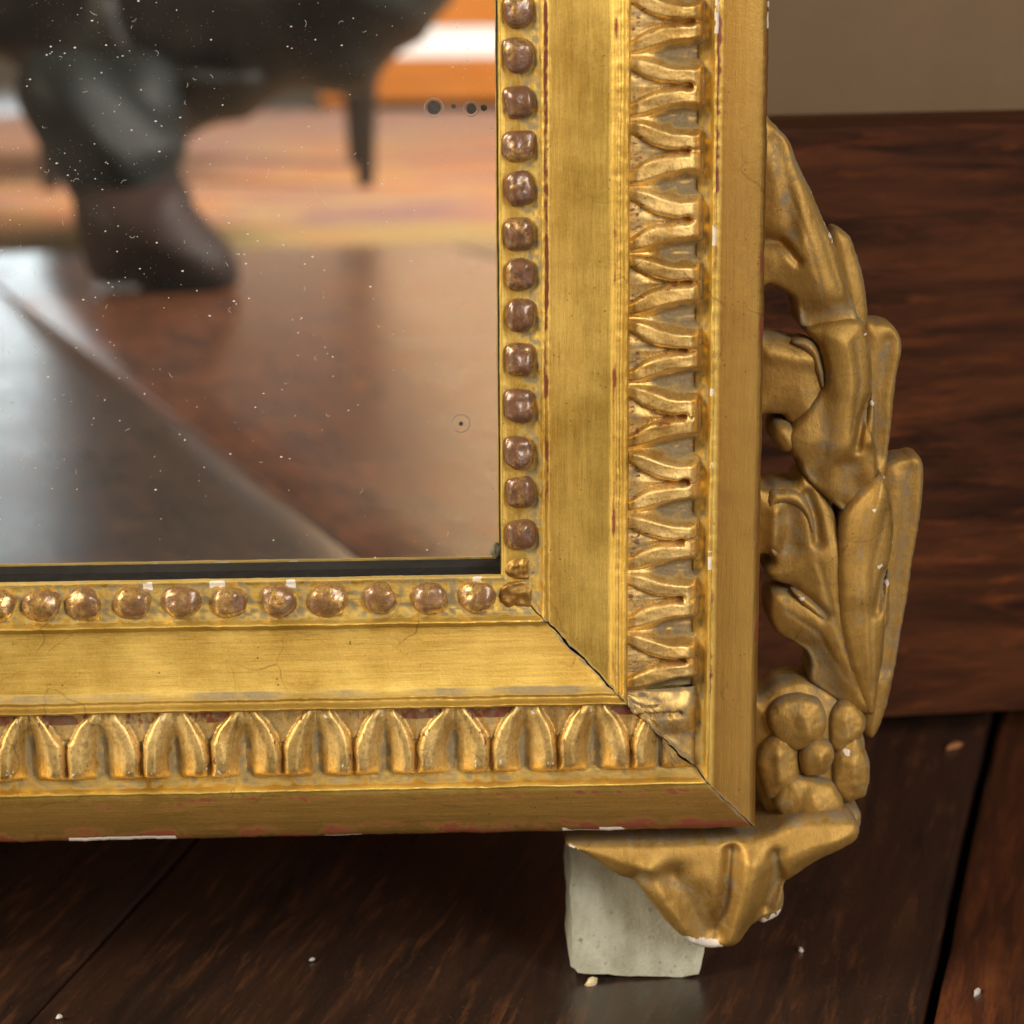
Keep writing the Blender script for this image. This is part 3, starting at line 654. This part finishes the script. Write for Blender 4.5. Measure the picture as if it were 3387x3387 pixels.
# ------------------------------------------------------------------ support block
def block():
    w_ = -16; q = [uv(x, y, w_) for x, y in [(1878, 2762), (1890, 2869), (1886, 2949), (1893, 3063), (1889, 3196), (1910, 3218), (2085, 3229), (2256, 3231), (2312, 3222), (2330, 3150), (2330, 3000), (2330, 2800), (2330, 2765)]]
    q = resample(q, 2, lin=True); lo = min(p[1] for p in q)
    Z0 = VF * 1000
    vs = []; ys = [(0, .997), (.4, 1.0), (14, 1.0), (27, 1.0)]
    c = q.mean(0)
    for dy, sc in ys:
        for p in q:
            e = .30 * nz(p[0] * .5, p[1] * .5, dy * .2) + .2 * nz(p[0] * 2, p[1] * 2, 1)
            u, v = c + (p - c) * sc + e
            vs.append(L(u, max(v, Z0 + .2), w_ - dy))
    n = len(q); fs = [tuple(range(n))]
    for k in range(3):
        for i in range(n): j = (i + 1) % n; fs.append((k * n + i, (k + 1) * n + i, (k + 1) * n + j, k * n + j))
    fs.append(tuple(3 * n + i for i in range(n))[::-1])
    g = NT('chalky_grey_paint'); v = g.coords((1, 1, .5)); a = g.noise(v, 130, 5, .6); b = g.noise(g.coords(), 900, 4, .7)
    c = g.mix(g.rng(a, .35, .62), (.30, .30, .215), (.47, .47, .375)); c = g.mix(g.rng(b, .62, .75, 0, .8), c, (.60, .60, .52)); c = g.mix(g.rng(g.noise(g.coords(), 420, 3), .64, .72, 0, .7), c, (.17, .14, .07))
    g.set(g.p.inputs['Base Color'], c); g.p.inputs['Roughness'].default_value = .85; g.set(g.p.inputs['Normal'], g.bump(b, .0003))
    M_ = Matrix.Translation(O + VX * VF) @ Matrix.Rotation(YAW, 4, 'Z') @ Matrix.Rotation(-LEAN, 4, 'X')
    vs = [M_ @ V3(v) for v in vs]
    cx = sum((v for v in vs), V3()) / len(vs); cx.z = 0
    o = mesh_obj('support_block', [v - cx for v in vs], fs, g.m, smooth=False); o.location = cx
    tag(o, 'pale grey-green painted block propping the mirror corner on the floor', 'block')
block()

# ------------------------------------------------------------------ crumbs on the floor
def fl(x, y):
    d = ray(x, y); t = -CAM.z / d.z; return CAM + t * d
CR = {'w': simple('white_gesso', (.42, .39, .34), (.6, .57, .52), 2000, .9), 'o': simple('orange_splinter', (.32, .12, .04), (.45, .2, .08), 900, .8), 'y': simple('gilt_gesso_crumb', (.5, .36, .14), (.75, .66, .45), 1200, .7)}
def crumb(x, y, sx, sy, m, label, cat='paint chip'):
    p = fl(x, y); R_ = random.Random(int(x)); vs = []; n = 8
    for k, (z, s) in enumerate(((0, 1), (.45, .95), (.8, .5))):
        for i in range(n):
            a = 2 * pi * i / n; rr = s * (1 + R_.uniform(-.25, .25)); vs.append((sx * rr * cos(a) / 2000, sy * rr * sin(a) / 2000, min(sx, sy) * z / 1200))
    fs = [tuple(range(2 * n, 3 * n))] + [(k * n + i, k * n + (i + 1) % n, (k + 1) * n + (i + 1) % n, (k + 1) * n + i) for k in range(2) for i in range(n)]
    o = mesh_obj('crumb', vs, fs, CR[m], smooth=False); o.location = p + V3((0, 0, .0007)); o.rotation_euler.z = R_.uniform(-1, 1)
    tag(o, label, cat, 'flakes fallen on the floorboards')
crumb(1957, 3262, 2.6, 4.4, 'y', 'yellowish gesso crumb on the floor just below the grey block')
crumb(3232, 3293, 1.8, 4.6, 'w', 'white flake on the reddish board in the lower right corner')
crumb(2648, 3153, 1.5, 2.6, 'w', 'tiny white flake on dark board right of the carved corner pendant')
crumb(3158, 2478, 2.6, 7.5, 'o', 'orange-brown splinter on the floor near the baseboard', 'splinter')
crumb(1032, 3183, 1.0, 2.2, 'w', 'tiny white flake on the floor below the middle of the bottom rail')
crumb(196, 3373, 1.3, 2.0, 'w', 'pale flake beside the board joint in the lower left corner')

# ------------------------------------------------------------------ the room the mirror shows
# rug
def rug():
    g = NT('faded_patterned_rug'); v = g.coords((1, 2.6, 1)); vp = g.coords()
    a = g.noise(v, 3.2, 3, .5, .6); b = g.noise(v, 6.5, 3, .6, .4); sep = g.n('ShaderNodeSeparateXYZ'); g.t.links.new(vp, sep.inputs[0])
    c = g.mix(g.rng(a, .42, .56), (.26, .13, .105), (.42, .16, .055)); c = g.mix(g.rng(b, .53, .62), c, (.40, .27, .105))
    far = g.rng(sep.outputs['Y'], -1.2, .2, 1, 0); c = g.mix(g.math('MULTIPLY', far, .65), c, (.36, .24, .22))
    bd = g.rng(sep.outputs['Y'], .98, 1.03, 0, 1); c = g.mix(g.math('MULTIPLY', bd, g.rng(b, .35, .6, .4, .9)), c, (.30, .22, .08))
    g.set(g.p.inputs['Base Color'], c); g.p.inputs['Roughness'].default_value = 1; g.set(g.p.inputs['Normal'], g.bump(g.noise(vp, 400, 2), .002))
    yc = -3.15; hx, hy, th = 1.4, 1.16, .008; nx, ny = 60, 40; vs = []
    for i in range(ny + 1):
        for j in range(nx + 1):
            x = -hx + 2 * hx * j / nx; y = -hy + 2 * hy * i / ny
            e = min(hx - abs(x), hy - abs(y)); vs.append((x, y + .02 * nz(x * 4, 3), (th if e > 1e-5 else 0.0005) + .002 * nz(x * 3, y * 3)))
    o = mesh_obj('rug', vs, grid_faces(ny + 1, nx + 1), g.m); o.location = (-.45, yc, .0008); tag(o, 'faded orange and pink patterned rug seen in the mirror', 'rug')
rug()

def blob(name, outline, depth, thick, R_, mat, parent, seed=0, step=.02, sag=0., zmin=.003, dshift=None, fold=0.):
    """rounded solid whose outline lies in an upright plane 'depth' metres before the mirror"""
    q = [rfl(x, y, depth) for x, y in outline]
    poly = resample([(p.x, p.z) for p in q], step)
    pts, tris, bd = triangulate(poly, step)
    dm = np.full(len(pts), 1e9)
    for i in range(len(poly)): dm = np.minimum(dm, segdist(pts, poly[i], poly[(i + 1) % len(poly)])[0])
    vs = []; n = len(pts); isb = set(bd)
    for sgn in (1, -1):
        for k, ((x, z), d) in enumerate(zip(pts, dm)):
            h = thick * sqrt(max(0, 1 - (1 - clamp(d / R_)) ** 2)) + (0 if k in isb else .06 * thick * nz(x * 9, z * 9, seed) * clamp(d / R_))
            h += fold * sin((x * .55 + z * 1.3) * 62 + 5 * nz(x * 5, z * 5, seed)) * clamp(d / R_)
            base = -depth + (dshift(x, z) if dshift else 0)
            vs.append((x, base + sgn * h, max(z, zmin)))
    fs = [t for t in tris] + [tuple(i + n for i in t[::-1]) for t in tris]
    rm = {b + n: b for b in bd}
    fs = [tuple(rm.get(i, i) for i in f) for f in fs]
    return mesh_obj(name, vs, fs, mat, parent)
CLOTH = simple('charcoal_wool', (.016, .018, .016), (.034, .035, .031), 12, .6, bump=.004)
TROU = simple('black_green_trousers', (.004, .006, .005), (.009, .012, .011), 9, .55, bump=.003)
TROU.node_tree.nodes['Principled BSDF'].inputs['Specular IOR Level'].default_value = .12
BOOT = simple('dark_brown_boot_leather', (.016, .009, .008), (.034, .018, .015), 14, .58)
BOOT.node_tree.nodes['Principled BSDF'].inputs['Specular IOR Level'].default_value = .12
CLOTH.node_tree.nodes['Principled BSDF'].inputs['Specular IOR Level'].default_value = .2
SKIN = simple('skin', (.5, .3, .22), (.58, .36, .27), 20, .55)
person = empty('person', (-.42, -1.8, 0), label='person in charcoal coat and dark brown boots crouched on a low stool in the mirror', cat='person')
pl = person.location
def skin_body():
    k = rfl(150, 270, 1.62); a = rfl(420, 800, 1.70); hip = V3((k.x + .16, -2.10, .41)); pel = V3((k.x + .02, -2.14, .42)); hip2 = V3((k.x - .12, -2.10, .41))
    J = [pel, hip, V3((k.x + .07, -1.97, .21)), V3((a.x - .01, a.y - .06, .11)), V3((a.x + .02, a.y, .04)), V3((a.x + .06, a.y + .02, .03)),
         hip2, V3((k.x - .26, -1.97, .24)), V3((k.x - .30, -1.80, .11)), V3((k.x - .30, -1.72, .04)), V3((k.x - .31, -1.60, .03)),
         pel + V3((0, .06, .28)), pel + V3((0, .14, .50)), pel + V3((0, .17, .60)), pel + V3((0, .20, .72)), pel + V3((0, .20, .80)),
         pel + V3((.17, .15, .48)), pel + V3((.21, .35, .26)), pel + V3((.13, .56, .30)), pel + V3((.11, .62, .31)),
         pel + V3((-.17, .15, .48)), pel + V3((-.21, .35, .26)), pel + V3((-.13, .56, .30)), pel + V3((-.11, .62, .31))]
    E = [(0, 1), (1, 2), (2, 3), (3, 4), (4, 5), (0, 6), (6, 7), (7, 8), (8, 9), (9, 10), (0, 11), (11, 12), (12, 13), (13, 14), (14, 15), (12, 16), (16, 17), (17, 18), (18, 19), (12, 20), (20, 21), (21, 22), (22, 23)]
    Rr = [.14, .07, .050, .034, .022, .018, .08, .062, .042, .038, .03, .14, .13, .055, .095, .07, .06, .045, .032, .028, .06, .045, .032, .028]
    me = bpy.data.meshes.new('body'); me.from_pydata([tuple(j - pl) for j in J], E, []); me.materials.append(SKIN)
    o = bpy.data.objects.new('body', me); COL.objects.link(o); o.parent = person
    m = o.modifiers.new('skin', 'SKIN')
    for v, r in zip(me.skin_vertices[0].data, Rr): v.radius = (r, r)
    me.skin_vertices[0].data[0].use_root = True
    m.use_smooth_shade = True; s = o.modifiers.new('sub', 'SUBSURF'); s.levels = s.render_levels = 2
    idx = [0, 1, 2, 3, 6, 7, 8]; mp = {q: i for i, q in enumerate(idx)}
    me = bpy.data.meshes.new('trousers'); me.from_pydata([tuple(J[q] - pl) for q in idx], [(mp[a], mp[b]) for a, b in E if a in mp and b in mp], []); me.materials.append(TROU)
    o = bpy.data.objects.new('trousers', me); COL.objects.link(o); o.parent = person
    m = o.modifiers.new('skin', 'SKIN')
    for v, q in zip(me.skin_vertices[0].data, idx): v.radius = (Rr[q] + .022, Rr[q] + .022)
    me.skin_vertices[0].data[0].use_root = True
    m.use_smooth_shade = True; s = o.modifiers.new('sub', 'SUBSURF'); s.levels = s.render_levels = 2
    me = bpy.data.meshes.new('boot'); me.from_pydata([tuple(J[q] - pl) for q in (8, 9, 10)], [(0, 1), (1, 2)], []); me.materials.append(BOOT)
    o = bpy.data.objects.new('boot', me); COL.objects.link(o); o.parent = person
    m = o.modifiers.new('skin', 'SKIN')
    for v, q in zip(me.skin_vertices[0].data, (.058, .04, .036)): v.radius = (q, q)
    m.use_smooth_shade = True; s = o.modifiers.new('sub', 'SUBSURF'); s.levels = s.render_levels = 2
    # coat: the same torso and arms, larger
    idx = [0, 11, 12, 16, 17, 18, 20, 21, 22]; mp = {q: i for i, q in enumerate(idx)}
    me = bpy.data.meshes.new('coat_top'); me.from_pydata([tuple(J[q] - pl) for q in idx], [(mp[a], mp[b]) for a, b in E if a in mp and b in mp], []); me.materials.append(CLOTH)
    o = bpy.data.objects.new('coat_top', me); COL.objects.link(o); o.parent = person
    m = o.modifiers.new('skin', 'SKIN')
    for v, q in zip(me.skin_vertices[0].data, idx): v.radius = (Rr[q] + .05, Rr[q] + .04)
    me.skin_vertices[0].data[0].use_root = True
    m.use_smooth_shade = True; s = o.modifiers.new('sub', 'SUBSURF'); s.levels = s.render_levels = 2
skin_body()
def pb(name, *a, **k):
    o = blob(name, *a, parent=person, **k)
    for v in o.data.vertices: v.co -= pl
    return o
pb('coat_skirt', [(-260, -420), (300, -480), (1000, -500), (1330, -420), (1480, -200), (1520, -80), (1496, 5), (1443, 62), (1400, 132), (1320, 176), (1262, 240), (1230, 300), (1144, 317), (1056, 306), (968, 296), (880, 343), (818, 396), (722, 409), (651, 440), (560, 500), (380, 520), (240, 420), (150, 200), (60, 225), (0, 190), (-260, 150)], 2.0, .17, .14, CLOTH, seed=3, step=.014, fold=.016)
pb('coat_fold', [(330, -100), (420, 20), (440, 120), (560, 195), (760, 235), (900, 232), (800, 300), (560, 280), (380, 200), (280, 60)], 1.85, .06, .05, CLOTH, seed=4, step=.012)
pb('trouser_leg', [(53, 255), (88, 188), (150, 165), (300, 180), (480, 330), (620, 470), (596, 560), (630, 660), (600, 760), (420, 800), (262, 780), (238, 660), (176, 563), (106, 440), (55, 340)], 1.72, .085, .075, TROU, seed=5, step=.010, fold=.007)
pb('boot', [(262, 640), (400, 590), (610, 600), (640, 670), (704, 748), (766, 815), (790, 880), (788, 950), (740, 985), (650, 985), (520, 975), (396, 962), (320, 930), (276, 860)], 1.67, .07, .06, BOOT, seed=6, step=.012)
# stool
BLK = simple('black_lacquered_wood', (.008, .007, .006), (.018, .014, .012), 20, .35)
stool = empty('stool', (rfl(1210, 640).x, rfl(1210, 640).y, 0), label='black wooden stool with tapered legs under the seated person, seen in the mirror', cat='stool')
def lathe(name, prof, loc, mat, parent, n=16):
    vs = [(r * cos(2 * pi * k / n), r * sin(2 * pi * k / n), z) for z, r in prof for k in range(n)]
    fs = [(i * n + k, i * n + (k + 1) % n, (i + 1) * n + (k + 1) % n, (i + 1) * n + k) for i in range(len(prof) - 1) for k in range(n)]
    fs += [tuple(range(n))[::-1], tuple((len(prof) - 1) * n + k for k in range(n))]
    o = mesh_obj(name, vs, fs, mat, parent); o.location = loc; return o
for dx, dy in ((0, 0), (-.38, 0), (0, -.36), (-.38, -.36)):
    lathe('leg', [(0, .008), (.02, .011), (.12, .016), (.2, .019), (.30, .021)], (dx, dy, .001), BLK, stool)
box('seat', -.41, .03, -.39, .03, .301, .345, BLK, stool)
box('apron', -.395, .018, -.375, .018, .245, .3005, BLK, stool)
# orange wooden bench
OR = simple('orange_varnished_wood', (.36, .115, .014), (.50, .18, .03), 9, .3, streak=(.3, 1, 3), coat=.3)
WC = simple('white_cushion_cloth', (.8, .82, .85), (.86, .87, .9), 30, .9)
b0 = rfl(1300, 372); bench = empty('bench', (b0.x, b0.y, 0), label='orange varnished wooden bench with white cushion across the room in the mirror', cat='bench')
def zat(y): return rfl(1500, y, -b0.y).z
X0 = rfl(1060, 300, -b0.y).x - b0.x
box('seat_rail', X0, 1.5, -.5, 0, zat(330), zat(190), OR, bench)
box('cushion', X0 + .02, 1.48, -.46, -.02, zat(190) + .001, zat(92), WC, bench)
box('honey_bounce_panel', -.37 - b0.x, 1.5, -.56, -.5, .44, 1.35, simple('honey_bounce_surface', (.84, .53, .22), (.90, .62, .30), 5, .4, streak=(.3, 1, 3)), bench)  # unseen panel added so the floor mirrors a honey-tan patch
box('grey_bounce_slab', -.33 - b0.x, 1.48, -.46, -.12, .245, .40, simple('grey_bounce_surface', (.66, .64, .68), (.74, .72, .76), 12, .9), bench)  # unseen pale slab, put in for the grey sheen on the floor
box('back_slat', X0, 1.5, -.499, -.06, zat(92) + .002, .243, OR, bench)
for x in (X0 + .01, 1.42):
    for y in (-.07, -.49): box('leg', x, x + .05, y, y + .05, 0, zat(330) - .001, OR, bench)
box('under_bench_shade', X0 + .06, 1.4, -.4, -.1, .002, zat(330) - .002, simple('bench_shade_dark', (.012, .009, .008), (.02, .015, .012), 20, .8), bench)  # dark box standing in for the shadow beneath the bench

S.render.engine = 'CYCLES'
S.cycles.max_bounces = 8; S.cycles.glossy_bounces = 5
